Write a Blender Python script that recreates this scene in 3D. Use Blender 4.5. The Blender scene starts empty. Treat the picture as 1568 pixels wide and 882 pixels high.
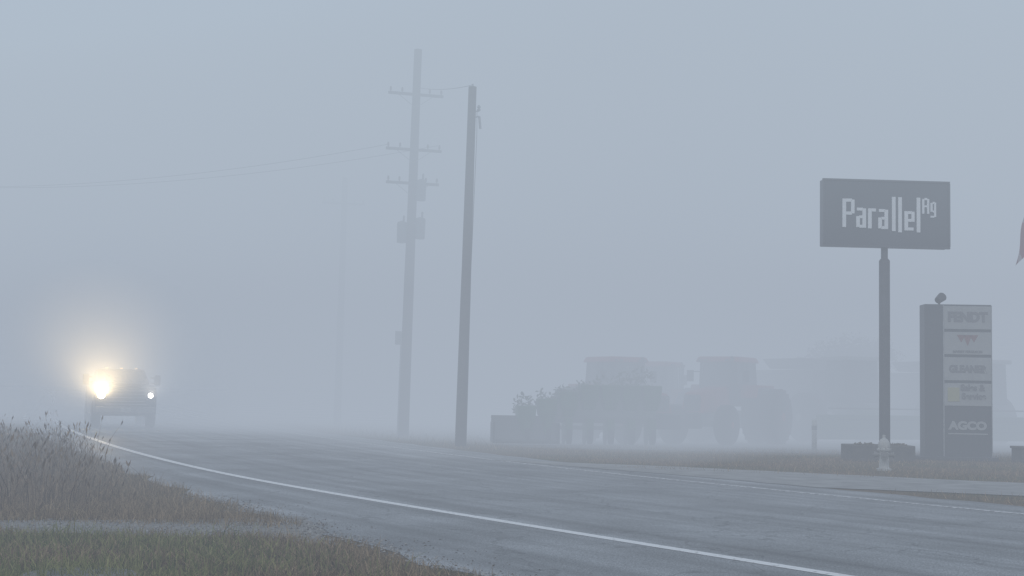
import bpy, math, random
import numpy as np
from mathutils import Matrix, Vector
random.seed(7); rng=np.random.default_rng(7)
sc=bpy.context.scene
col=sc.collection
R=math.radians
# ---------------------------------------------------------------- world / light
w=bpy.data.worlds.new("World"); sc.world=w; w.use_nodes=True
nt=w.node_tree; bg=nt.nodes['Background']; sky=nt.nodes.new('ShaderNodeTexSky'); sky.sky_type='NISHITA'; sky.sun_disc=False
sky.sun_elevation=R(38); sky.sun_rotation=R(150)
nt.links.new(sky.outputs[0],bg.inputs[0]); bg.inputs[1].default_value=0.15
sc.view_settings.view_transform='Standard'
s=bpy.data.lights.new('sun','SUN'); s.energy=1.5; s.angle=R(40); s.color=(1,.97,.93)
so=bpy.data.objects.new('sun',s); col.objects.link(so); so.rotation_euler=(R(52),0,R(-30))

# ---------------------------------------------------------------- materials
MATS={}
def mat(name,c,rough=.6,var=.25,scale=6,bump=0,bscale=40,c2=None,metal=0,spec=.5,emit=None,estr=0,island=False,obj=True):
    if name in MATS: return MATS[name]
    m=bpy.data.materials.new(name); m.use_nodes=True; t=m.node_tree; b=t.nodes['Principled BSDF']
    b.inputs['Roughness'].default_value=rough; b.inputs['Metallic'].default_value=metal
    b.inputs['Specular IOR Level'].default_value=spec
    tc=t.nodes.new('ShaderNodeTexCoord')
    mx=t.nodes.new('ShaderNodeMix'); mx.data_type='RGBA'
    if c2 is None: c2=tuple(min(1,x*(1+var)) for x in c); c1=tuple(x*(1-var) for x in c)
    else: c1=c
    mx.inputs[6].default_value=(*c1,1); mx.inputs[7].default_value=(*c2,1)
    if island:
        g=t.nodes.new('ShaderNodeNewGeometry'); t.links.new(g.outputs['Random Per Island'],mx.inputs[0])
    else:
        n=t.nodes.new('ShaderNodeTexNoise'); n.inputs['Scale'].default_value=scale; n.inputs['Detail'].default_value=6
        t.links.new(tc.outputs['Object'],n.inputs['Vector'])
        r=t.nodes.new('ShaderNodeMapRange'); r.inputs[1].default_value=.3; r.inputs[2].default_value=.7
        t.links.new(n.outputs[0],r.inputs[0]); t.links.new(r.outputs[0],mx.inputs[0])
    t.links.new(mx.outputs[2],b.inputs['Base Color'])
    if bump:
        n2=t.nodes.new('ShaderNodeTexNoise'); n2.inputs['Scale'].default_value=bscale; n2.inputs['Detail'].default_value=4
        t.links.new(tc.outputs['Object'],n2.inputs['Vector'])
        bp=t.nodes.new('ShaderNodeBump'); bp.inputs['Strength'].default_value=bump; bp.inputs['Distance'].default_value=.02
        t.links.new(n2.outputs[0],bp.inputs['Height']); t.links.new(bp.outputs[0],b.inputs['Normal'])
    if emit:
        b.inputs['Emission Color'].default_value=(*emit,1); b.inputs['Emission Strength'].default_value=estr
        m.cycles.emission_sampling='NONE'
    MATS[name]=m; return m

def link(o,par=None):
    col.objects.link(o)
    if par: o.parent=par
    return o
def empty(name,loc=(0,0,0),rz=0,scale=1,lean=(0,0)):
    o=bpy.data.objects.new(name,None); o.location=loc; o.rotation_euler=(lean[0],lean[1],rz); o.scale=(scale,)*3
    o.empty_display_size=.3; col.objects.link(o); return o

class B:
    def __init__(s): s.v=[];s.f=[]
    def add(s,v,f):
        k=len(s.v); s.v+= [tuple(x) for x in v]; s.f+=[tuple(i+k for i in q) for q in f]; return s
    def box(s,c,d,rz=0,rx=0,ry=0,top=1.0):
        M=Matrix.Translation(c)@Matrix.Rotation(rz,4,'Z')@Matrix.Rotation(ry,4,'Y')@Matrix.Rotation(rx,4,'X')
        x,y,z=d[0]/2,d[1]/2,d[2]/2
        v=[(-x,-y,-z),(x,-y,-z),(x,y,-z),(-x,y,-z),(-x*top,-y*top,z),(x*top,-y*top,z),(x*top,y*top,z),(-x*top,y*top,z)]
        return s.add([M@Vector(p) for p in v],[(0,3,2,1),(4,5,6,7),(0,1,5,4),(1,2,6,5),(2,3,7,6),(3,0,4,7)])
    def cyl(s,a,b,r1,r2=None,n=14):
        r2=r1 if r2 is None else r2; a=Vector(a);b=Vector(b); q=(b-a).to_track_quat('Z','Y'); v=[]
        for p,r in((a,r1),(b,r2)):
            for i in range(n):
                t=2*math.pi*i/n; v.append(p+q@Vector((r*math.cos(t),r*math.sin(t),0)))
        f=[(i,(i+1)%n,n+(i+1)%n,n+i) for i in range(n)]+[tuple(range(n-1,-1,-1)),tuple(range(n,2*n))]
        return s.add(v,f)
    def lathe(s,prof,c=(0,0,0),n=20,axis='Z'):
        v=[];f=[]
        for r,z in prof:
            for i in range(n):
                t=2*math.pi*i/n
                p=(r*math.cos(t),r*math.sin(t),z) if axis=='Z' else (z,r*math.cos(t),r*math.sin(t))
                v.append((p[0]+c[0],p[1]+c[1],p[2]+c[2]))
        for k in range(len(prof)-1):
            for i in range(n): f.append((k*n+i,k*n+(i+1)%n,(k+1)*n+(i+1)%n,(k+1)*n+i))
        f.append(tuple(range(n-1,-1,-1))); f.append(tuple(range((len(prof)-1)*n,len(prof)*n)))
        return s.add(v,f)
    def prism(s,yz,x0,x1,taper=0):
        n=len(yz); v=[(x0,y,z) for y,z in yz]+[(x1,y,z) for y,z in yz]
        return s.add(v,[tuple(range(n)),tuple(range(2*n-1,n-1,-1))]+[(i,n+i,n+(i+1)%n,(i+1)%n) for i in range(n)])
    def hexa(s,b,t):
        return s.add(list(b)+list(t),[(0,3,2,1),(4,5,6,7),(0,1,5,4),(1,2,6,5),(2,3,7,6),(3,0,4,7)])
    def obj(s,name,m,par=None,bevel=0,smooth=False,seg=2):
        me=bpy.data.meshes.new(name); me.from_pydata(s.v,[],s.f); me.materials.append(m)
        if smooth:
            for p in me.polygons: p.use_smooth=True
        me.update(); o=link(bpy.data.objects.new(name,me),par)
        if bevel:
            bm=o.modifiers.new('bevel','BEVEL'); bm.width=bevel; bm.segments=seg; bm.limit_method='ANGLE'; bm.angle_limit=R(35)
        return o

# ---------------------------------------------------------------- road curve
P=[(60,-80),(26,-25),(12.6,-3.5),(8.3,3.5),(4.9,9),(2.95,12.1),(0.4,16.1),(-1.6,19.3),(-4.1,23.5),(-6.1,27.4),(-9.1,34),(-11.9,40.8),(-16.4,52.5),(-22.8,71),(-32,100),(-64,200),(-130,400)]
P=[Vector((a,b)) for a,b in P]
pts=[]
for i in range(len(P)-1):
    p0=P[max(i-1,0)];p1=P[i];p2=P[i+1];p3=P[min(i+2,len(P)-1)]
    n=max(6,int((p2-p1).length/1.0)); n=min(n,60)
    for k in range(n):
        t=k/n
        d=(p2-p1).length
        m1=((p2-p0)/max((p2-p0).length,1e-6))*d; m2=((p3-p1)/max((p3-p1).length,1e-6))*d
        h00=2*t**3-3*t**2+1;h10=t**3-2*t**2+t;h01=-2*t**3+3*t**2;h11=t**3-t**2
        pts.append(p1*h00+m1*h10+p2*h01+m2*h11)
for _ in range(14):
    pts=[pts[0]]+[(pts[i-1]+pts[i]*2+pts[i+1])/4 for i in range(1,len(pts)-1)]+[pts[-1]]
nor=[]
for i in range(len(pts)):
    t=(pts[min(i+1,len(pts)-1)]-pts[max(i-1,0)]).normalized(); nor.append(Vector((t.y,-t.x)))
def strip(name,offs,z,m,thin=None):
    v=[];f=[];uv=[];L=0
    k=len(offs(0))
    for i,(p,n) in enumerate(zip(pts,nor)):
        if i: L+=(p-pts[i-1]).length
        for o in offs(i): q=p+n*o; v.append((q.x,q.y,z)); uv.append((o,L))
    for i in range(len(pts)-1):
        for j in range(k-1): f.append((i*k+j,i*k+j+1,(i+1)*k+j+1,(i+1)*k+j))
    me=bpy.data.meshes.new(name); me.from_pydata(v,[],f); me.materials.append(m)
    l=me.uv_layers.new(name='UV')
    for lp in me.loops: l.data[lp.index].uv=uv[lp.vertex_index]
    me.update(); return link(bpy.data.objects.new(name,me))
def wl(i):
    y=pts[i].y
    w_=np.interp(y,[4,11,17.7,25,30,60],[3.6,3.2,2.3,1.6,1.3,1.2])
    return w_+ .12*math.sin(i*1.7)+.09*math.sin(i*3.1+1)+random.uniform(-.05,.05)
WL=[wl(i) for i in range(len(pts))]

def asphalt():
    m=bpy.data.materials.new('asphalt'); m.use_nodes=True; t=m.node_tree; b=t.nodes['Principled BSDF']; N=t.nodes.new; Lk=t.links.new
    tc=N('ShaderNodeTexCoord')
    def noise(scale,vec=None,detail=5):
        n=N('ShaderNodeTexNoise'); n.inputs['Scale'].default_value=scale; n.inputs['Detail'].default_value=detail; Lk(vec or tc.outputs['Object'],n.inputs['Vector']); return n.outputs[0]
    def ramp(inp,a,b_,lo,hi):
        r=N('ShaderNodeMapRange'); r.inputs[1].default_value=a;r.inputs[2].default_value=b_;r.inputs[3].default_value=lo;r.inputs[4].default_value=hi; Lk(inp,r.inputs[0]); return r.outputs[0]
    def mul(a,b_):
        x=N('ShaderNodeMath'); x.operation='MULTIPLY'; Lk(a,x.inputs[0]); Lk(b_,x.inputs[1]); return x.outputs[0]
    mp=N('ShaderNodeMapping'); mp.inputs['Scale'].default_value=(1.6,.045,1); Lk(tc.outputs['UV'],mp.inputs[0])
    streak=ramp(noise(1.5,mp.outputs[0],4),.3,.7,.6,1.38)
    agg=ramp(noise(70,None,3),.35,.65,.5,1.5)
    patch=ramp(noise(.55),.35,.65,.8,1.18)
    vo=N('ShaderNodeTexVoronoi'); vo.feature='DISTANCE_TO_EDGE'; vo.inputs['Scale'].default_value=.42
    dv=N('ShaderNodeVectorMath'); dv.operation='ADD'; nz=N('ShaderNodeTexNoise'); nz.inputs['Scale'].default_value=2; Lk(tc.outputs['Object'],nz.inputs[0]); Lk(nz.outputs[1],dv.inputs[0]); Lk(tc.outputs['Object'],dv.inputs[1]); Lk(dv.outputs[0],vo.inputs['Vector'])
    crack=ramp(vo.outputs['Distance'],0,.012,.6,1)
    tot=mul(mul(mul(streak,agg),patch),crack)
    c=N('ShaderNodeVectorMath'); c.operation='SCALE'; c.inputs[0].default_value=(.235,.245,.25); Lk(tot,c.inputs['Scale']); Lk(c.outputs[0],b.inputs['Base Color'])
    Lk(ramp(streak,.66,1.3,.6,.72),b.inputs['Roughness'])
    bp=N('ShaderNodeBump'); bp.inputs['Strength'].default_value=.5; bp.inputs['Distance'].default_value=.006; Lk(noise(120,None,2),bp.inputs['Height']); Lk(bp.outputs[0],b.inputs['Normal'])
    return m
ASPH=asphalt()
def paint(name,wear):
    m=bpy.data.materials.new(name); m.use_nodes=True; t=m.node_tree; b=t.nodes['Principled BSDF']; N=t.nodes.new
    n=N('ShaderNodeTexNoise'); n.inputs['Scale'].default_value=14; n.inputs['Detail'].default_value=8; tc=N('ShaderNodeTexCoord'); t.links.new(tc.outputs['Object'],n.inputs[0])
    r=N('ShaderNodeValToRGB'); r.color_ramp.elements[0].position=wear-.08; r.color_ramp.elements[0].color=(.22,.22,.22,1); r.color_ramp.elements[1].position=wear+.08; r.color_ramp.elements[1].color=(.85,.85,.83,1)
    t.links.new(n.outputs[0],r.inputs[0]); t.links.new(r.outputs[0],b.inputs['Base Color']); b.inputs['Roughness'].default_value=.6; return m

def ground_mat():
    m=bpy.data.materials.new('grass_ground'); m.use_nodes=True; t=m.node_tree; b=t.nodes['Principled BSDF']; N=t.nodes.new
    tc=N('ShaderNodeTexCoord')
    n=N('ShaderNodeTexNoise'); n.inputs['Scale'].default_value=.35; n.inputs['Detail'].default_value=8; t.links.new(tc.outputs['Object'],n.inputs[0])
    r=N('ShaderNodeValToRGB'); e=r.color_ramp.elements; e[0].position=.35; e[0].color=(.085,.085,.04,1); e[1].position=.65; e[1].color=(.17,.115,.075,1)
    t.links.new(n.outputs[0],r.inputs[0])
    n2=N('ShaderNodeTexNoise'); n2.inputs['Scale'].default_value=9; n2.inputs['Detail'].default_value=8; t.links.new(tc.outputs['Object'],n2.inputs[0])
    mr=N('ShaderNodeMapRange'); mr.inputs[1].default_value=.3; mr.inputs[2].default_value=.7; mr.inputs[3].default_value=.5; mr.inputs[4].default_value=1.35; t.links.new(n2.outputs[0],mr.inputs[0])
    v=N('ShaderNodeVectorMath'); v.operation='SCALE'; t.links.new(r.outputs[0],v.inputs[0]); t.links.new(mr.outputs[0],v.inputs['Scale']); t.links.new(v.outputs[0],b.inputs['Base Color'])
    b.inputs['Roughness'].default_value=.95; b.inputs['Specular IOR Level'].default_value=.1
    bp=N('ShaderNodeBump'); bp.inputs['Strength'].default_value=.8; bp.inputs['Distance'].default_value=.04; t.links.new(n2.outputs[0],bp.inputs['Height']); t.links.new(bp.outputs[0],b.inputs['Normal'])
    return m
b=B(); S=1200; b.add([(-S,-S,0),(S,-S,0),(S,S,0),(-S,S,0)],[(0,1,2,3)]); b.obj('ground',ground_mat())
strip('road',lambda i:[-WL[i],-1,0,1.8,3.6,5.4,7.3,8.5+.08*math.sin(i*2.3)],.004,ASPH)
strip('road_edge_line',lambda i:[-.085,.085],.008,paint('line_paint',.34))
ln=strip('road_edge_line',lambda i:[7.2,7.31],.008,paint('line_paint_worn',.5))

def poly(name,pl,z,m,jit=0,sub=10):
    out=[]
    for i in range(len(pl)):
        a=Vector(pl[i]);c=Vector(pl[(i+1)%len(pl)]); n=max(1,min(90,int((c-a).length/.22))) if jit else 1
        for k in range(n):
            q=a.lerp(c,k/n)
            out.append((q.x+random.uniform(-jit,jit),q.y+random.uniform(-jit,jit),z))
    bb=B(); bb.add(out,[tuple(range(len(out)))]); return bb.obj(name,m)
gravel=mat('gravel',(.13,.125,.115),.9,c2=(.33,.32,.3),scale=16,bump=1,bscale=50)
poly('gravel_path',[(-1.6,13.9),(-2.4,16.9),(-4,16.25),(-5.6,15.8),(-30,15.2),(-30,13.9),(-5.2,14.5),(-3.2,14.5)],.012,gravel,jit=.09)
conc=mat('pale_paving',(.27,.27,.26),.75,.25,2,bump=.3,bscale=60)
poly('driveway',[(-.5,32.3),(3.2,27.4),(5.2,24.3),(7,23.6),(10,22.3),(45,12),(45,17),(14,25),(9,27),(3.5,30.6)],.012,conc,jit=.04)
lot=mat('lot_gravel',(.13,.128,.12),.9,.25,1.2,bump=.5,bscale=30)
poly('equipment_lot',[(0.5,40),(40,37),(90,50),(90,120),(-10,120),(-5,70)],.008,lot,jit=.1)

# ---------------------------------------------------------------- pickup truck
def pane(b_,q,i0,i1,j0,j1,off):
    A,Bq,C,D=[Vector(x) for x in q]; n=(Bq-A).cross(D-A).normalized()*off
    def e(u,v): return A.lerp(Bq,u).lerp(D.lerp(C,u),v)
    f=[e(i0,j0),e(i1,j0),e(i1,j1),e(i0,j1)]
    b_.hexa([p-n*1.0 for p in f],[p+n for p in f])
def wheel(bt,bh,x,y,r,wd,hub=.55):
    s_=1 if x>0 else -1
    bt.lathe([(r*.6,-wd/2),(r*.93,-wd/2),(r,-wd*.38),(r,wd*.38),(r*.93,wd/2),(r*.6,wd/2)],(x,y,r),28,'X')
    bh.lathe([(r*hub,-wd*.42),(r*hub,wd*.42)],(x,y,r),20,'X')
    bh.lathe([(r*.2,0),(r*.16,s_*wd*.54)] if s_>0 else [(r*.16,s_*wd*.54),(r*.2,0)],(x,y,r),12,'X')
paintblk=mat('dark_truck_paint',(.02,.022,.027),.35,.15,2)
rub=mat('tyre_rubber',(.03,.03,.03),.85,.2,8,bump=.4,bscale=30)
steel=mat('wheel_steel',(.3,.3,.31),.4,.2,6,metal=.7)
chrome=mat('chrome_trim',(.2,.2,.21),.4,.1,4,metal=.7)
glass=mat('dark_glass',(.02,.025,.03),.12,.1,2)
blackp=mat('black_plastic',(.02,.02,.022),.5,.2,6)
lampw=mat('headlamp_lit',(.9,.9,.85),.3,.02,4,emit=(1,.85,.58),estr=60)
lampw2=mat('headlamp_dim',(.9,.9,.85),.3,.02,4,emit=(1,.95,.88),estr=25)
amber=mat('marker_lamp',(.8,.4,.1),.3,.05,4,emit=(1,.75,.45),estr=2)
def truck(loc,rz,sc_):
    e=empty('pickup_truck',loc,rz,sc_)
    def arc(cy,r,n=9): return [(cy+r*math.cos(t),.42+r*math.sin(t)) for t in np.linspace(0,math.pi,n)]
    prof=[(-2.88,.5),(-2.95,.8),(-2.92,1.2),(-2.8,1.34),(-2.2,1.42),(-1.3,1.46),(1.15,1.46),(1.17,1.42),(2.9,1.42),(2.92,.6)]
    low=[(2.42,.5)]+arc(1.95,.5)+[(1.4,.45),(-1.4,.45)]+arc(-1.95,.5)+[(-2.5,.5)]
    b=B(); b.prism(prof+low,-1.0,1.0); b.obj('body',paintblk,e,.05)
    b=B(); b.box((0,-2.1,1.44),(1.1,1.3,.08),top=.9); b.obj('hood_bulge',paintblk,e,.03)
    bot=[(-.93,-1.35,1.46),(.93,-1.35,1.46),(.95,1.1,1.46),(-.95,1.1,1.46)]
    top=[(-.76,-.6,2.0),(.76,-.6,2.0),(.78,.9,2.0),(-.78,.9,2.0)]
    b=B(); b.hexa(bot,top); b.obj('cab',paintblk,e,.06)
    g=B(); pane(g,(bot[0],bot[1],top[1],top[0]),.07,.93,.12,.88,.012); pane(g,(bot[1],bot[2],top[2],top[1]),.1,.48,.15,.85,.012); pane(g,(bot[1],bot[2],top[2],top[1]),.53,.9,.15,.85,.012)
    pane(g,(bot[3],bot[0],top[0],top[3]),.1,.47,.15,.85,.012); pane(g,(bot[3],bot[0],top[0],top[3]),.52,.9,.15,.85,.012); pane(g,(bot[2],bot[3],top[3],top[2]),.1,.9,.2,.85,.012)
    g.obj('windows',glass,e,.004,seg=1)
    b=B(); b.box((0,-2.95,1.02),(1.25,.06,.42)); b.obj('grille',blackp,e,.015)
    b=B()
    for z in (.9,1.02,1.14): b.box((0,-2.99,z),(1.22,.03,.025))
    b.box((0,-2.985,1.245),(1.34,.04,.04)); b.box((0,-2.985,.8),(1.34,.04,.03)); b.obj('grille_bars',chrome,e,.006)
    b=B(); b.box((0,-3.0,.6),(1.98,.22,.24)); b.obj('front_bumper',chrome,e,.05)
    b=B(); b.box((0,-3.12,.62),(.34,.012,.14)); b.obj('licence_plate',mat('plate_white',(.3,.3,.3),.5),e)
    b=B(); b.box((0,2.98,.6),(1.9,.14,.2)); b.obj('rear_bumper',chrome,e,.03)
    b=B(); b.box((0,1.98,1.425),(1.6,1.6,.03)); b.obj('bed_interior',blackp,e)
    b=B(); b.box((-.81,-2.93,1.08),(.34,.1,.34)); b.box((.81,-2.93,1.08),(.34,.1,.34)); b.obj('headlamp_housings',blackp,e,.02)
    b=B(); b.cyl((-.8,-2.97,1.1),(-.8,-3.0,1.1),.125); b.obj('headlamp_1',lampw,e)
    b=B(); b.cyl((.8,-2.97,1.1),(.8,-3.0,1.1),.085); b.obj('headlamp_2',lampw2,e)
    b=B()
    for x in(-.5,0,.5): b.box((x,-.54,2.025),(.1,.08,.045))
    b.obj('marker_lamps',amber,e,.01)
    b=B(); bt=B(); 
    for x in(-.9,.9):
        for y in(-1.95,1.95): wheel(bt,b,x,y,.42,.29)
    bt.obj('tyres',rub,e,0); b.obj('wheels',steel,e,0)
    b=B()
    for sx in(-1,1):
        b.box((sx*1.2,-1.0,1.62),(.2,.13,.36)); b.box((sx*1.07,-.98,1.52),(.22,.05,.05)); b.box((sx*1.07,-.98,1.7),(.22,.05,.05))
        b.box((sx*1.0,-.05,1.2),(.03,.16,.03)); 
    b.obj('mirrors',blackp,e,.03)
    b=B(); b.box((0,0,.48),(1.7,5,.16)); b.obj('chassis',blackp,e)
    for nm,x,en,cl in(('headlight_beam_1',-.8,9500,(1,.76,.42)),('headlight_beam_2',.8,600,(1,.93,.82))):
        L=bpy.data.lights.new(nm,'SPOT'); L.energy=en; L.color=cl; L.shadow_soft_size=.1; L.spot_size=R(70); L.spot_blend=1
        o=link(bpy.data.objects.new(nm,L),e); o.location=(x,-3.15,1.1); o.rotation_euler=(R(90+25),0,R(180-4))
    return e
truck((-14.95,54.6,.006),R(19.5),1.08)

# ---------------------------------------------------------------- utility poles
wood=mat('weathered_pole_wood',(.055,.047,.04),.9,.35,9,bump=.6,bscale=25)
woodx=mat('crossarm_wood',(.09,.082,.075),.9,.3,8)
grey=mat('transformer_grey',(.14,.145,.15),.5,.15,4)
ceram=mat('insulator_ceramic',(.12,.08,.07),.3,.2,8)
galv=mat('galvanised_steel',(.3,.31,.32),.5,.15,8,metal=.5)
def upole(x,y,h,r,arms=(),tf=(),lean=(0,0),rz=0,box=None,extra=None):
    e=empty('utility_pole',(x,y,0),0,1,lean)
    b=B(); n=14
    prof=[(r*(1-.3*k/10)*(1+random.uniform(-.02,.02)),h*k/10) for k in range(11)]; prof[0]=(r*1.02,-.1)
    b.lathe(prof,(0,0,0),16); b.obj('pole_shaft',wood,e,0,True)
    a=B();ins=B();hw=B()
    for z,l,ang in arms:
        c,s_=math.cos(ang),math.sin(ang)
        a.box((s_*-.0,-.0-r,z),(l,.09,.09),rz=ang)
        for k in(-1,1): hw.cyl((k*l*.3*c,-r+k*l*.3*s_,z-.05),(0,-r*.6,z-.45),.01,n=6)
        for t in(-.46,-.25,.25,.46):
            px,py=t*l*c,-r+t*l*s_
            ins.lathe([(.02,0),(.02,.04),(.045,.05),(.03,.08),(.04,.1),(.03,.13),(.03,.16)],(px,py,z+.05),10)
    if a.v: a.obj('crossarms',woodx,e,.008); ins.obj('insulators',ceram,e); hw.obj('braces',galv,e)
    t=B()
    for z,dx in tf:
        t.lathe([(.02,-.4),(.16,-.38),(.17,.26),(.15,.32),(.05,.36)],(dx,-.15,z),16); t.lathe([(.02,.34),(.04,.4),(.03,.45),(.04,.5),(.02,.55)],(dx+.05,-.15,z),8)
        t.box((dx/2,-.1,z+.15),(abs(dx),.06,.06))
    if t.v: t.obj('transformers',grey,e,0)
    if box: b=B(); b.box((-r-.08,-.1,box),(.22,.2,.45)); b.box((-r+.02,-.12-r*.6,box*.5),(.05,.05,box)); b.obj('meter_box',galv,e,.01)
    if extra: extra(e)
    return e
def p1x(e):
    b=B(); b.cyl((0,0,10.0),(0,0,10.28),.03); b.lathe([(.02,0),(.06,.04),(.03,.08),(.055,.12),(.02,.18)],(.2,0,9.5),10); b.cyl((.0,0,9.5),(.2,0,9.5),.02,n=6)
    b.cyl((0,0,9.3),(.22,-.05,9.35),.02,n=6); b.cyl((.22,0,9.35),(.26,0,9.0),.035,n=8); b.obj('pole_hardware',galv,e)
    b=B(); b.cyl((.15,-.05,9.5),(.17,-.12,8.8),.008,n=5); b.cyl((.17,-.12,8.8),(.08,-.17,0),.008,n=5); b.obj('ground_wire',blackp,e)
upole(-1.36,40,10.2,.16,lean=(0,R(.75)),extra=p1x)
upole(-3.57,48,13.2,.19,arms=[(11.6,1.9,.25),(9.7,1.9,.2),(8.55,1.8,.2)],tf=[(6.9,-.3),(7.05,.32),(8.35,.3)],lean=(0,R(.9)),box=3.3)
upole(-7.6,63,11,.17,arms=[(9.8,1.9,.2)],lean=(0,R(.3)))
upole(-32,62,11,.17,arms=[(10.2,2.2,1.2)])
def wires(prs):
    b=B()
    for a,c,sag in prs:
        a=Vector(a);c=Vector(c);n=28;pv=None
        for k in range(n+1):
            t=k/n; q=a.lerp(c,t); q.z-=sag*4*t*(1-t)
            if pv is not None: b.cyl(pv,q,.008,n=5)
            pv=q
    b.obj('power_lines',blackp,None)
wires([((-4.3,47.7,9.85),(-32,62,10.45),.9),((-2.6,47.8,9.85),(-31.5,61,10.45),1.0),((-3.4,47.8,11.85),(-1.25,40,10.25),.1),
 ((-7.9,62.8,9.95),(-32,150,10),1.5)])

# ---------------------------------------------------------------- business sign
signdark=mat('sign_face_charcoal',(.045,.048,.06),.5,.1,1.5)
signw=mat('sign_letter_white',(.68,.69,.7),.5,.04,3)
poleg=mat('painted_steel_pole',(.07,.075,.085),.5,.2,4)
K=1/61.2
def business_sign():
    e=empty('business_sign',(9.35,35.6,0),R(4))
    b=B(); b.box((0,0,6.17),(3.22,.34,1.68)); b.obj('sign_cabinet',signdark,e,.02)
    b=B(); 
    for x,z,dx,dz in((0,7.0,3.26,.05),(0,5.34,3.26,.05),(-1.61,6.17,.05,1.6),(1.61,6.17,.05,1.6)): b.box((x,-.15,z),(dx,.08,dz))
    b.obj('cabinet_trim',mat('sign_trim',(.06,.062,.072),.5,.1),e,.006)
    b=B(); b.cyl((0,.0,0),(0,.0,5.0),.135); b.cyl((0,0,5.0),(0,0,5.06),.135,.085); b.cyl((0,0,5.0),(0,0,5.4),.085); b.box((0,0,.06),(.6,.6,.12)); b.obj('sign_post',poleg,e,0)
    L=B()
    def bx(x0,y0,x1,y1):
        xa,xb=x0-1358.5,x1-1358.5; m=(xa+xb)/2
        L.box((m*K,-.185,6.17+(334-(y0+y1)/2+m*.022)*K),((xb-xa)*K,.03,abs(y1-y0)*K))
    T=5.8
    bx(1289,311,1289+T,355); bx(1289+T,311,1304,316); bx(1302.5,312.5,1308,334); bx(1289+T,331,1304,336)
    def a_(x0,y0,y1,wd=15.5):
        bx(x0+1,y0,x0+wd-T+1,y0+4.6); bx(x0+wd-T,y0+1,x0+wd,y1); bx(x0,y0+13,x0+T,y1-1); bx(x0+T-1,y0+12,x0+wd-T,y0+16.3); bx(x0+T-1,y1-4.6,x0+wd-T,y1)
    a_(1310.5,325,356)
    bx(1329,326,1329+T,357); bx(1329+T,326,1341.5,331)
    a_(1345,327,358)
    bx(1366.5,308,1366.5+T,361); bx(1376.3,308.5,1376.3+T,363)
    x0=1386; bx(x0,330,x0+T,360); bx(x0+T,330,x0+12,334.6); bx(x0+11,330.8,x0+16,346.5); bx(x0+T,342,x0+11,346.5); bx(x0+T,355.3,x0+14.5,360)
    bx(1405.3,309,1405.3+T,363)
    T=3.5
    x0=1414; bx(x0,311,x0+T,334); bx(x0+7.7,311,x0+7.7+T,334); bx(x0+T,309.5,x0+8,313); bx(x0+T,321,x0+8,324)
    x0=1427; bx(x0,317,x0+T,331); bx(x0+T,315.5,x0+7,318.8); bx(x0+5.8,316.5,x0+9,339); bx(x0+T,329,x0+6,332); bx(x0,337,x0+6.2,340)
    L.obj('sign_lettering',signw,e,.004,seg=1)
    return e
business_sign()
stone=mat('planter_block',(.09,.085,.08),.9,.3,5,bump=.6,bscale=20)
def leafblob(bb,c,r,n,sz=.05,flat=1):
    for _ in range(n):
        d=Vector((random.gauss(0,1),random.gauss(0,1),random.gauss(0,1))).normalized()*r*random.random()**.4
        p=Vector(c)+Vector((d.x,d.y,d.z*flat)); a=Vector((random.gauss(0,1),random.gauss(0,1),random.gauss(0,1))).normalized(); q=a.orthogonal().normalized()
        s_=sz*random.uniform(.6,1.5); bb.add([p-a*s_,p+q*s_*.5,p+a*s_,p-q*s_*.5],[(0,1,2,3)])
e=empty('planter',(9.15,35.5,0),R(3)); b=B()
b.box((0,-.45,.2),(1.56,.14,.4)); b.box((0,.45,.2),(1.56,.14,.4)); b.box((-.71,0,.2),(.14,.76,.4)); b.box((.71,0,.2),(.14,.76,.4)); b.obj('planter_walls',stone,e,.02)
b=B(); b.box((0,0,.16),(1.26,.74,.3)); b.obj('planter_soil',mat('soil',(.05,.04,.03),.95,.3,20,bump=.6),e)
b=B(); 
for x in(-.5,-.25,.35,.55): leafblob(b,(x,-.1,.38),.15,120,.035,.5)
b.obj('planter_shrubs',mat('shrub_leaf',(.07,.07,.04),.8,island=True,c2=(.13,.09,.05)),e)

# ---------------------------------------------------------------- hydrant
def hydrant(x,y):
    e=empty('fire_hydrant',(x,y,0),R(-12)); hm=mat('hydrant_paint',(.42,.42,.4),.5,.15,9); 
    b=B(); b.lathe([(.17,0),(.17,.04),(.12,.05),(.105,.08),(.105,.42),(.15,.43),(.15,.47),(.125,.48),(.13,.52),(.115,.6),(.08,.66),(.04,.69),(.035,.7),(.035,.75),(.02,.76)],(0,0,0),24); b.obj('barrel',hm,e,0,True).modifiers.new('e','EDGE_SPLIT')
    b=B(); b.cyl((0,-.09,.32),(0,-.2,.32),.075,n=18); b.cyl((0,-.2,.32),(0,-.225,.32),.088,n=18); b.cyl((0,-.22,.32),(0,-.26,.32),.022,n=5)
    for sx in(-1,1): b.cyl((sx*.09,0,.34),(sx*.18,0,.34),.05,n=16); b.cyl((sx*.18,0,.34),(sx*.205,0,.34),.062,n=16); b.cyl((sx*.2,0,.34),(sx*.235,0,.34),.02,n=5)
    for k in range(8):
        t=k*math.pi/4+.2; b.cyl((.14*math.cos(t),.14*math.sin(t),.415),(.14*math.cos(t),.14*math.sin(t),.485),.012,n=6)
    b.obj('nozzles',mat('hydrant_caps',(.22,.22,.21),.5,.15,9),e,0)
hydrant(8.05,30.7)

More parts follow.
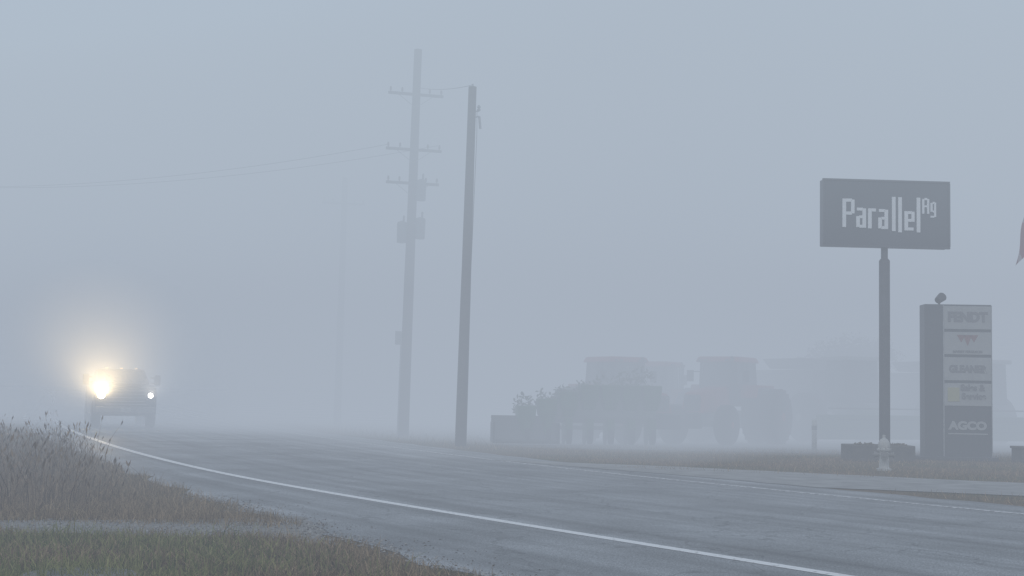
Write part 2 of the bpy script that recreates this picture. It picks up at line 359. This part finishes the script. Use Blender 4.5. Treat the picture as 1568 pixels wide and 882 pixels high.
# ---------------------------------------------------------------- brand pylon
def text(s_,size,loc,m,par,name,bold=.012,sx=1.0):
    cu=bpy.data.curves.new(name,'FONT'); cu.body=s_; cu.size=size; cu.align_x='CENTER'; cu.align_y='CENTER'; cu.extrude=.004; cu.offset=bold
    o=bpy.data.objects.new(name,cu); col.objects.link(o); o.rotation_euler=(R(90),0,0); o.location=loc; o.scale=(sx,1,1); o.parent=par; cu.materials.append(m); return o
def pylon():
    e=empty('brand_sign',(11.5,36.6,0),R(-3)); dark=mat('pylon_dark',(.05,.055,.065),.5,.12,2)
    b=B(); b.box((0,.25,2.0),(1.7,.55,4.0)); b.box((0,.25,.05),(1.95,.8,.1)); b.obj('pylon_cabinet',dark,e,.015)
    white=mat('pylon_panel',(.32,.33,.33),.5,.08,2); gy=mat('pylon_logo_grey',(.15,.15,.16),.5,.05); rd=mat('pylon_logo_red',(.2,.09,.09),.5,.05); yl=mat('pylon_logo_yellow',(.36,.35,.2),.5,.05)
    b=B(); cx=.235
    zs=[(465+2,504),(507,543),(546,583),(586,622)]
    Z=lambda y:(705-y)/60.0
    for y0,y1 in zs: b.box((cx,-.03,(Z(y0)+Z(y1))/2),(1.2,.03,(y1-y0)/60.0-.02))
    b.obj('brand_panels',white,e,.006,seg=1)
    b=B(); b.box((-.37,-.035,2.0),(.03,.02,3.96)); b.box((.845,-.035,2.0),(.02,.02,3.96)); b.obj('panel_rails',galv,e)
    f=-.052
    text('FENDT',.34,(cx,f,Z(485)),gy,e,'lettering_1',.018,.95)
    b=B(); zc=Z(520)
    for dx in(-.16,0,.16): b.add([(cx+dx-.11,f,zc+.13),(cx+dx+.11,f,zc+.13),(cx+dx,f,zc-.06-(.09 if dx==0 else 0))],[(2,1,0)]); b.add([(cx+dx-.05,f-.004,zc+.13),(cx+dx+.05,f-.004,zc+.13),(cx+dx,f-.004,zc+.03)],[(2,1,0)])
    b.obj('triangle_logo',rd,e)
    text('MASSEY FERGUSON',.085,(cx,f,Z(538)),gy,e,'lettering_2',.003,1)
    text('GLEANER',.25,(cx,f,Z(565)),gy,e,'lettering_3',.014,.88)
    b=B(); b.box((cx-.36,-.05,Z(604)),(.3,.012,.36)); b.obj('yellow_logo',yl,e,.02)
    text('Sales &\n Service',.22,(cx+.12,f-.01,Z(600)),gy,e,'lettering_4',.008,.95)
    text('AGCO',.28,(cx,-.035,Z(652)),white,e,'lettering_5',.016,1.15)
    b=B(); b.box((cx,-.03,Z(664)),(1.0,.01,.03)); b.obj('lettering_rule',white,e)
    b=B(); b.cyl((-.42,.2,4.0),(-.42,.2,4.12),.03,n=8); b.cyl((-.48,.12,4.1),(-.32,.25,4.22),.09,.12,n=14); b.obj('floodlight',blackp,e,.01)
pylon()
e=empty('utility_cabinet',(13.35,36.4,0),R(5)); b=B(); b.box((0,0,.17),(.9,.6,.34)); b.box((0,0,.37),(.96,.66,.06)); b.obj('cabinet_body',stone,e,.015); b=B(); b.box((-.02,-.305,.18),(.02,.012,.26)); b.obj('door_seam',blackp,e)
e=empty('bollard',(8.75,41,0)); b=B(); b.lathe([(.075,0),(.075,.85),(.06,.91),(.02,.94)],(0,0,0),14); b.obj('post',mat('bollard_white',(.55,.55,.52),.6,.15),e,0,True); b=B(); b.lathe([(.079,.62),(.079,.74)],(0,0,0),14); b.obj('band',galv,e)

e=empty('flag_pole',(14.05,38,0)); b=B(); b.lathe([(.07,0),(.05,5),(.035,8.2),(.02,8.25)],(0,0,0),12); b.lathe([(.01,8.25),(.06,8.3),(.06,8.36),(.01,8.41)],(0,0,0),12); b.obj('pole_shaft',galv,e,0,True)
v=[];f=[];nu,nv=16,24
for j in range(nv+1):
    for i in range(nu+1):
        u=i/nu; t=j/nv
        x=-.04-u*(.22+.25*t)+.03*math.sin(t*7+u*3); y=.09*math.sin(u*13+t*2)*(.3+u); z=7.2-t*1.45-u*(.35+.25*u)
        v.append((x,y,z))
for j in range(nv):
    for i in range(nu): k=j*(nu+1)+i; f.append((k,k+1,k+nu+2,k+nu+1))
fm=bpy.data.materials.new('flag_cloth'); fm.use_nodes=True; t=fm.node_tree; wv=t.nodes.new('ShaderNodeTexWave'); wv.bands_direction='X'; wv.inputs['Scale'].default_value=2.6; wv.inputs['Distortion'].default_value=1.5; tc=t.nodes.new('ShaderNodeTexCoord'); t.links.new(tc.outputs['Object'],wv.inputs[0])
r=t.nodes.new('ShaderNodeValToRGB'); r.color_ramp.interpolation='CONSTANT'; r.color_ramp.elements[0].color=(.22,.05,.07,1); r.color_ramp.elements[1].position=.5; r.color_ramp.elements[1].color=(.34,.3,.32,1); t.links.new(wv.outputs[0],r.inputs[0]); t.links.new(r.outputs[0],t.nodes['Principled BSDF'].inputs[0]); t.nodes['Principled BSDF'].inputs['Roughness'].default_value=.9
b=B(); b.add(v,f); b.obj('flag',fm,e,0,True)

# ---------------------------------------------------------------- farm machines
red=mat('tractor_red',(.34,.02,.02),.5,.2,3); green=mat('implement_green',(.03,.10,.025),.5,.25,4); black=mat('machine_black',(.025,.025,.028),.6,.2,4)
dull=mat('machine_grey',(.12,.12,.125),.5,.2,4); whitem=mat('machine_white',(.3,.3,.28),.5,.1,4)
def tractor(loc,rz,s_=1,dual=True):
    e=empty('tractor',loc,rz,s_); bt=B();bh=B()
    for sx in(-1,1):
        wheel(bt,bh,sx*.95,1.0,.95,.55,.5)
        if dual: wheel(bt,bh,sx*1.62,1.0,.95,.55,.5)
        wheel(bt,bh,sx*.95,-1.75,.68,.42,.5)
        for k in range(20):
            for xx in ([.95,1.62] if dual else [.95]):
                t=k*2*math.pi/20; bt.box((sx*xx,1.0+.95*math.cos(t),.95+.95*math.sin(t)),(.5,.07,.06),rx=t-math.pi/2,rz=0)
    bt.obj('tyres',rub,e); bh.obj('rims',red,e)
    b=B(); b.hexa([(-.42,-2.5,1.05),(.42,-2.5,1.05),(.5,-.3,1.1),(-.5,-.3,1.1)],[(-.33,-2.35,1.75),(.33,-2.35,1.75),(.42,-.3,2.0),(-.42,-.3,2.0)]); b.obj('hood',red,e,.06)
    b=B(); b.box((0,-2.46,1.4),(.6,.06,.55)); b.box((0,-1.2,.85),(.5,2.9,.5)); b.box((0,-2.75,.8),(.8,.5,.5)); b.box((0,1.0,.95),(1.5,.4,.4)); b.box((0,-1.75,.7),(1.7,.2,.2)); b.obj('chassis',black,e,.03)
    b=B()
    for sx in(-1,1):
        b.box((sx*.95,.95,2.0),(.65,1.5,.1),rx=0); b.box((sx*.95,.15,1.8),(.65,.1,.45),rx=-.35); b.box((sx*.95,1.75,1.75),(.65,.1,.5),rx=.4)
    b.obj('fenders',red,e,.03)
    b=B()
    for x,y in((-.7,-.3),(.7,-.3),(-.75,1.35),(.75,1.35),(-.78,.55),(.78,.55)): b.cyl((x,y,1.5),(x*.93,y*.93,2.85),.05,n=8)
    b.box((0,.5,1.45),(1.5,1.7,.3)); b.obj('cab_frame',black,e,.01)
    b=B(); b.hexa([(-.68,-.26,1.6),(.68,-.26,1.6),(.72,1.3,1.6),(-.72,1.3,1.6)],[(-.62,-.22,2.84),(.62,-.22,2.84),(.67,1.22,2.84),(-.67,1.22,2.84)]); b.obj('cab_glass',glass,e,.01)
    b=B(); b.box((0,.5,2.93),(1.65,1.95,.2),top=.9); b.obj('cab_roof',red,e,.06)
    b=B(); b.cyl((.55,-.45,1.8),(.55,-.45,2.9),.06,n=10); b.cyl((.55,-.45,2.9),(.55,-.38,3.02),.05,n=10); b.box((-1.05,-.35,2.35),(.25,.06,.4)); b.box((1.05,-.35,2.35),(.25,.06,.4)); b.cyl((-.7,-.3,2.5),(-1.05,-.35,2.5),.02,n=6); b.cyl((.7,-.3,2.5),(1.05,-.35,2.5),.02,n=6)
    b.obj('exhaust_and_mirrors',black,e,.01)
    b=B()
    for x in(-.6,-.4,.4,.6): b.box((x,-.5,2.9),(.12,.05,.07))
    b.box((-.2,-2.5,1.6),(.16,.04,.1)); b.box((.2,-2.5,1.6),(.16,.04,.1)); b.obj('work_lamps',dull,e,.01)
tractor((3.6,45.5,.01),R(28),.9); tractor((6.9,46.5,.01),R(-32),.93); tractor((5.3,48.5,.01),R(60),.88)
def planter_implement(x,y,rz):
    e=empty('seed_planter',(x,y,.01),rz); b=B(); b.box((0,0,.75),(4.2,.18,.18)); b.box((0,1.2,.8),(.2,2.4,.18)); b.box((0,.5,.5),(3.6,.12,.12)); b.obj('toolbar',black,e,.01)
    g=B();k=B();h=B()
    for i in range(7):
        xx=-1.9+i*.63; hh=.85+.65*min(1,i/3)
        h.box((xx,-.35,hh+.05),(.5,.55,.5),top=1.15); h.box((xx,-.35,hh-.3),(.34,.4,.3),top=1.4)
        g.box((xx,-.3,.55),(.2,.8,.5)); k.cyl((xx-.06,-.6,.28),(xx+.06,-.6,.28),.24,n=16); k.cyl((xx-.07,0,.22),(xx-.03,0,.22),.22,n=16)
    h.obj('seed_hoppers',green,e,.04); g.obj('row_units',green,e,.02); k.obj('gauge_wheels',rub,e)
    b=B()
    for i in range(2,7):
        xx=-1.9+i*.63; b.box((xx,.35,1.15),(.62,.6,1.0),top=.75)
    b.obj('frame_tanks',green,e,.05)
    b=B(); 
    for i in range(0,7): leafblob(b,(-1.9+i*.6,.0,1.15+.14*i),.4,110,.07)
    b.obj('crop_residue',mat('crop_stalks',(.05,.08,.03),.9,island=True,c2=(.12,.12,.05)),e)
planter_implement(2.3,42.8,R(8))
e=empty('loader_bucket',(.45,41.8,.01),R(6)); b=B(); b.prism([(-.5,.06),(.35,.06),(.5,.35),(.5,.75),(.42,.75),(.4,.4),(.3,.16),(-.5,.12)],-.95,.95); b.box((-.95,.0,.36),(.04,.95,.6)); b.box((.95,.0,.36),(.04,.95,.6)); b.box((0,.5,.8),(1.9,.1,.1)); b.box((0,.55,.5),(1.4,.08,.3)); b.obj('bucket_shell',black,e,.01)
def combine(x,y,rz,s_=1):
    e=empty('combine_harvester',(x,y,.01),rz,s_); bt=B();bh=B()
    for sx in(-1,1): wheel(bt,bh,sx*1.45,-1.2,.95,.7,.5); wheel(bt,bh,sx*1.2,2.6,.6,.4,.5)
    bt.obj('tyres',rub,e); bh.obj('rims',whitem,e)
    b=B(); b.prism([(-1.4,1.2),(-1.4,2.8),(3.0,2.8),(3.9,2.2),(3.9,1.2),(3,.8)],-1.3,1.3); b.obj('body',dull,e,.06)
    b=B(); b.box((0,.6,3.05),(2.2,2.2,.4),top=1.2); b.obj('grain_tank',dull,e,.03)
    b=B(); b.box((0,-2.1,2.35),(1.6,1.3,1.6),top=.95); b.obj('cab_glass',glass,e,.04); b=B(); b.box((0,-2.1,3.22),(1.8,1.6,.16)); b.obj('cab_roof',whitem,e,.04)
    b=B(); b.hexa([(-.5,-3.4,.4),(.5,-3.4,.4),(.5,-1.4,1.2),(-.5,-1.4,1.2)],[(-.5,-3.4,1.1),(.5,-3.4,1.1),(.5,-1.4,1.9),(-.5,-1.4,1.9)]); b.box((0,-3.7,.65),(5.4,.5,.9)); b.obj('header',green,e,.02)
    b=B(); 
    for k in range(6):
        t=k*math.pi/3; b.cyl((-2.6,-4.3+.45*math.cos(t),.95+.45*math.sin(t)),(2.6,-4.3+.45*math.cos(t),.95+.45*math.sin(t)),.03,n=6)
    b.cyl((1.4,.8,3.0),(1.7,3.6,3.3),.16,n=12); b.obj('reel_and_auger',dull,e)
combine(11.0,51,R(25),.9); combine(15.9,52,R(20),.9)

e=empty('machine_shed',(27,84,.0),R(4)); wm=mat('shed_metal',(.3,.3,.3),.6,.12,1.2); b=B(); b.box((0,0,1.9),(20,9,3.8)); b.obj('walls',wm,e)
b=B(); b.prism([(-4.9,3.8),(0,5.6),(4.9,3.8),(4.9,3.9),(0,5.75),(-4.9,3.9)],-10.3,10.3); b.prism([(-4.5,3.8),(0,5.55),(4.5,3.8)],-10,10); b.obj('roof',mat('shed_roof',(.2,.2,.21),.5,.1,2),e)
b=B(); 
for x in(-6,0,6): b.box((x,-4.52,1.7),(4,.06,3.3))
b.obj('doors',mat('shed_doors',(.45,.45,.45),.6,.1),e)

bark=mat('bark',(.06,.05,.04),.9,.3,8); leafm=mat('autumn_leaf',(.06,.065,.03),.8,island=True,c2=(.13,.09,.05))
def tree(x,y,h,cr,dens=1):
    e=empty('tree',(x,y,0)); b=B(); lf=B()
    def br(p,d,l,r,lv):
        q=p+d*l; b.cyl(p,q,r,r*.65,n=8 if lv<2 else 5)
        if lv>=2: leafblob(lf,q,.5,int(45*dens),.07)
        if lv>=4: return
        for _ in range(3 if lv else 4):
            nd=(d+Vector((random.gauss(0,.55),random.gauss(0,.55),random.gauss(.1,.35)))).normalized(); br(q,nd,l*random.uniform(.6,.8),r*.62,lv+1)
    br(Vector((0,0,0)),Vector((0,0,1)),h*.3,.16,0)
    b.obj('trunk_and_limbs',bark,e); lf.obj('foliage',leafm,e)
tree(13.4,55,4.6,2,.6); tree(18.6,60,4.4,2,.6)

# ---------------------------------------------------------------- grass
NY=[p.y-n.y*w_ for p,n,w_ in zip(pts,nor,WL)]; NX=[p.x-n.x*w_ for p,n,w_ in zip(pts,nor,WL)]
FY=[p.y+n.y*8.6 for p,n in zip(pts,nor)]; FX=[p.x+n.x*8.6 for p,n in zip(pts,nor)]
def lump(x,y,f=1.0):
    return (np.sin(x*f*2.1+np.sin(y*f*1.7)*2)+np.sin(y*f*2.7+x*f*1.3+1)+.7*np.sin(x*f*6.3+2*np.sin(y*f*5.1))+.7*np.sin(y*f*7.7-x*f*3.1))/3.4
def blades(name,xy,hmin,hmax,wd,m,lean=.5,segs=2,par=None,seed=False,lf=0):
    n=len(xy); h=rng.uniform(hmin,hmax,n)*rng.uniform(.6,1,n); a=rng.uniform(0,2*np.pi,n); d=rng.uniform(0,2*np.pi,n)
    if lf: h=h*(1+.85*lump(xy[:,0],xy[:,1],lf))
    h=np.maximum(h,.012)
    ln=rng.uniform(.05,lean,n)*h
    W=wd*rng.uniform(.6,1.4,n); lv=[]
    for k in range(segs+1):
        t=k/segs; cx=xy[:,0]+np.cos(d)*ln*t*t; cy=xy[:,1]+np.sin(d)*ln*t*t; cz=h*t*(1-.25*t*(ln/h))
        wk=W*(1-.85*t)/2
        lv.append(np.stack([cx-np.cos(a)*wk,cy-np.sin(a)*wk,cz],1)); lv.append(np.stack([cx+np.cos(a)*wk,cy+np.sin(a)*wk,cz],1))
    V=np.stack(lv,1).reshape(-1,3); st=2*(segs+1); base=np.arange(n)*st
    F=np.concatenate([np.stack([base+2*k,base+2*k+1,base+2*k+3,base+2*k+2],1) for k in range(segs)])
    if seed:
        tip=(V.reshape(n,st,3)[:,-1]+V.reshape(n,st,3)[:,-2])/2; k0=len(V); s1=rng.uniform(.02,.07,n)*1.0; s2=s1*.28
        off=np.stack([np.cos(a)*s2,np.sin(a)*s2,np.zeros(n)],1); up=np.stack([np.cos(d)*s1*.4,np.sin(d)*s1*.4,s1],1)
        D=np.stack([tip-up,tip-off,tip+up,tip+off],1).reshape(-1,3); V=np.concatenate([V,D]); bb=k0+np.arange(n)*4; F=np.concatenate([F,np.stack([bb,bb+1,bb+2,bb+3],1)])
    me=bpy.data.meshes.new(name); me.vertices.add(len(V)); me.vertices.foreach_set('co',V.astype(np.float32).ravel()); me.loops.add(F.size); me.loops.foreach_set('vertex_index',F.astype(np.int32).ravel())
    me.polygons.add(len(F)); me.polygons.foreach_set('loop_start',np.arange(len(F),dtype=np.int32)*4); me.update(calc_edges=True); me.materials.append(m)
    return link(bpy.data.objects.new(name,me),par)
def scatter(n,x0,x1,y0,y1,fn):
    x=rng.uniform(x0,x1,n); y=rng.uniform(y0,y1,n); k=fn(x,y); return np.stack([x[k],y[k]],1)
nx=lambda y:np.interp(y,NY,NX)
clump=lambda x,y,f=1.3:(np.sin(x*f*2.1+np.sin(y*f*1.7)*2)+np.sin(y*f*2.7+x*f)+rng.normal(0,.8,len(x)))
gg=mat('grass_green',(.06,.09,.025),.9,island=True,c2=(.34,.33,.13),spec=.15)
gb=mat('grass_dry',(.10,.072,.045),.95,island=True,c2=(.42,.31,.19),spec=.1)
gr=mat('reed_dry',(.07,.05,.035),.95,island=True,c2=(.30,.22,.15),spec=.1)
xy=scatter(110000,-8,0.6,8.5,14.9,lambda x,y:(lump(x,y,3.3)+rng.normal(0,.3,len(x))>-.35)&(x<nx(y)-.05-rng.exponential(.4,len(x)))&~((y>14.2+.1*lump(x,y,3))&(x>-30)))
pm=lump(xy[:,0],xy[:,1],.8)+rng.normal(0,.35,len(xy))
k=(xy[:,0]<nx(xy[:,1])-1.5-.6*rng.normal(0,1,len(xy)))&(pm>-.2)
blades('grass',xy[k],.05,.19,.011,gg,1.1,lf=2.2); blades('dry_grass',xy[~k],.03,.15,.011,gb,1.3,lf=2.2)
xy=scatter(22000,-9,-2,13.9,16.9,lambda x,y:((y<14.4+rng.exponential(.15,len(x)))|(y>15.75-rng.exponential(.15,len(x))))&(x<nx(y)-.1)); blades('dry_grass',xy,.03,.14,.008,gb,1.2,lf=2)
xy=scatter(1600,-9,-2.2,14.2,16.2,lambda x,y:lump(x,y,2)>.1); blades('dry_grass',xy,.02,.08,.009,gg,1.2)
xy=scatter(80000,-10,-2.6,16,30,lambda x,y:(x<nx(y)+.05-rng.exponential(.2,len(x)))&(clump(x,y)>-1.3))
blades('dry_grass',xy,.05,.2,.009,gb,1.2,lf=1.6)
xy=scatter(26000,-22,-4.2,16.3,34,lambda x,y:(x<-4.6-.33*(y-16.5)+rng.normal(0,.3,len(x)))&(clump(x,y,.9)>-.2)&(x>-.36*y-3))
blades('dry_reeds',xy,.25,.74,.013,gr,.8,3,seed=True,lf=1.1)
xy=scatter(800,-14,-4.8,16.4,26,lambda x,y:(x<-4.8-.33*(y-16.5))&(clump(x,y,.9)>.3))
blades('tall_weeds',xy,.6,1.15,.015,gr,.5,3,seed=True)
fx=lambda y:np.interp(y,FY,FX)
xy=scatter(60000,-4,18,20,42,lambda x,y:(x>fx(y)+rng.exponential(.15,len(x)))&(clump(x,y,.5)>-1.0)&~((y<30.5)&(y>22.2-.28*(x-10))&(y<27-.4*(x-9))))
blades('verge_grass',xy,.04,.13,.012,gb,1.0,1)
xy=scatter(12000,-30,0,38,60,lambda x,y:(x>fx(y)+.2)&(x<fx(y)+9)); blades('verge_grass',xy,.06,.25,.02,gb,1.0,1)
b=B()
for _ in range(500):
    y=random.uniform(9.5,20); x=nx(y)+abs(random.gauss(0,.4)); s_=random.uniform(.006,.02); a=random.random()*6.3; z=.006
    b.add([(x+s_*math.cos(a),y+s_*math.sin(a),z),(x-s_*.5*math.sin(a),y+s_*.5*math.cos(a),z+random.uniform(.002,.012)),(x-s_*math.cos(a),y-s_*math.sin(a),z+.003),(x+s_*.5*math.sin(a),y-s_*.5*math.cos(a),z+random.uniform(.001,.01))],[(0,1,2,3)])
b.obj('leaf_litter',mat('litter',(.04,.03,.022),.9,island=True,c2=(.14,.1,.06)))
b=B()
for i in range(2600):
    if i<1500: x=random.uniform(-7,-2.0); y=random.uniform(14.3,16.2)
    else: y=random.uniform(10,20); x=nx(y)+random.gauss(0,.13)
    r_=random.uniform(.006,.022); z=.012
    o8=[(x+r_*random.uniform(.6,1.2)*math.cos(t),y+r_*random.uniform(.6,1.2)*math.sin(t),z) for t in (0,1.57,3.14,4.71)]
    b.add(o8+[(x,y,z+r_*random.uniform(.5,1))],[(0,1,4),(1,2,4),(2,3,4),(3,0,4)])
b.obj('loose_stones',mat('stone_chip',(.08,.075,.07),.9,island=True,c2=(.38,.37,.35)))
e=empty('concrete_cover',(-3.3,11.15,0),R(10)); b=B(); b.lathe([(.46,-.05),(.46,.03),(.43,.05),(.1,.055)],(0,0,0),28); b.obj('slab',mat('concrete',(.2,.2,.185),.9,.3,6,bump=.7),e,0)

# ---------------------------------------------------------------- fog (absorbing, self-lit volumes; true scatter only at the headlamps)
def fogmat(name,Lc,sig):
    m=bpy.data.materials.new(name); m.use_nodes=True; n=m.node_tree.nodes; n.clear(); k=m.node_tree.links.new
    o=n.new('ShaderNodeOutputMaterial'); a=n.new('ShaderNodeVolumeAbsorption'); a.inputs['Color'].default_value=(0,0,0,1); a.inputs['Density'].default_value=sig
    em=n.new('ShaderNodeEmission'); em.inputs[0].default_value=(*Lc,1); em.inputs[1].default_value=sig  # emission stands in for light scattered many times inside the fog
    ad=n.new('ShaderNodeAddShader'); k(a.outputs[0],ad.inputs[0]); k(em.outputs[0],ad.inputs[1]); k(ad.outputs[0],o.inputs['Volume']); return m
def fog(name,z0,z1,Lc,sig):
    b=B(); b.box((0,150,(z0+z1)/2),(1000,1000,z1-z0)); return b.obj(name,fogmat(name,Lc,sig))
LOW=(.378,.428,.506); MID=(.383,.436,.518); HI=(.462,.545,.63)  # glow colours of the fog; upper layer brighter to imitate skylight from above
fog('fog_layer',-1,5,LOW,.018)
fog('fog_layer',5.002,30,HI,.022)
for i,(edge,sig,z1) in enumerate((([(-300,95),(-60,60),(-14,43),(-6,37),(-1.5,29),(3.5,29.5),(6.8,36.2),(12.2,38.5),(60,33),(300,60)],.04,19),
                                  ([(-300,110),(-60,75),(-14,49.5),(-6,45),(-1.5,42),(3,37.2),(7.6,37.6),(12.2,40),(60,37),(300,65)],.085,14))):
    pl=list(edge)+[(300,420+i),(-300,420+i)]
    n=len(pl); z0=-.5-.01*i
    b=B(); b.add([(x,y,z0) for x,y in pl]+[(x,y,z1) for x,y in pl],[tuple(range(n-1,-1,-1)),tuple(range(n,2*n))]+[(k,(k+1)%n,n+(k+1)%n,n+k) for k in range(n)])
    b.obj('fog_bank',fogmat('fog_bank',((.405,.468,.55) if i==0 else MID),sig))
m=bpy.data.materials.new('headlamp_halo_scatter'); m.use_nodes=True; n=m.node_tree.nodes; n.clear(); o=n.new('ShaderNodeOutputMaterial'); v=n.new('ShaderNodeVolumeScatter'); v.inputs['Density'].default_value=.03; v.inputs['Anisotropy'].default_value=.45
m.node_tree.links.new(v.outputs[0],o.inputs['Volume'])
bpy.ops.mesh.primitive_uv_sphere_add(segments=48,ring_count=24,radius=5,location=(-14.4,49.3,1)); o=bpy.context.object; o.name='halo_scatter_sphere'; o.data.materials.append(m)  # scattering sphere added around the headlamps only to give them a halo
# ---------------------------------------------------------------- camera
c=bpy.data.cameras.new('camera'); co=bpy.data.objects.new('camera',c); col.objects.link(co); c.lens=50; c.clip_end=4000; c.clip_start=.1
co.matrix_world=Matrix.Translation((0,0,1.5))@Matrix.Rotation(R(94.25),4,'X')@Matrix.Rotation(.018,4,'Z'); sc.camera=co
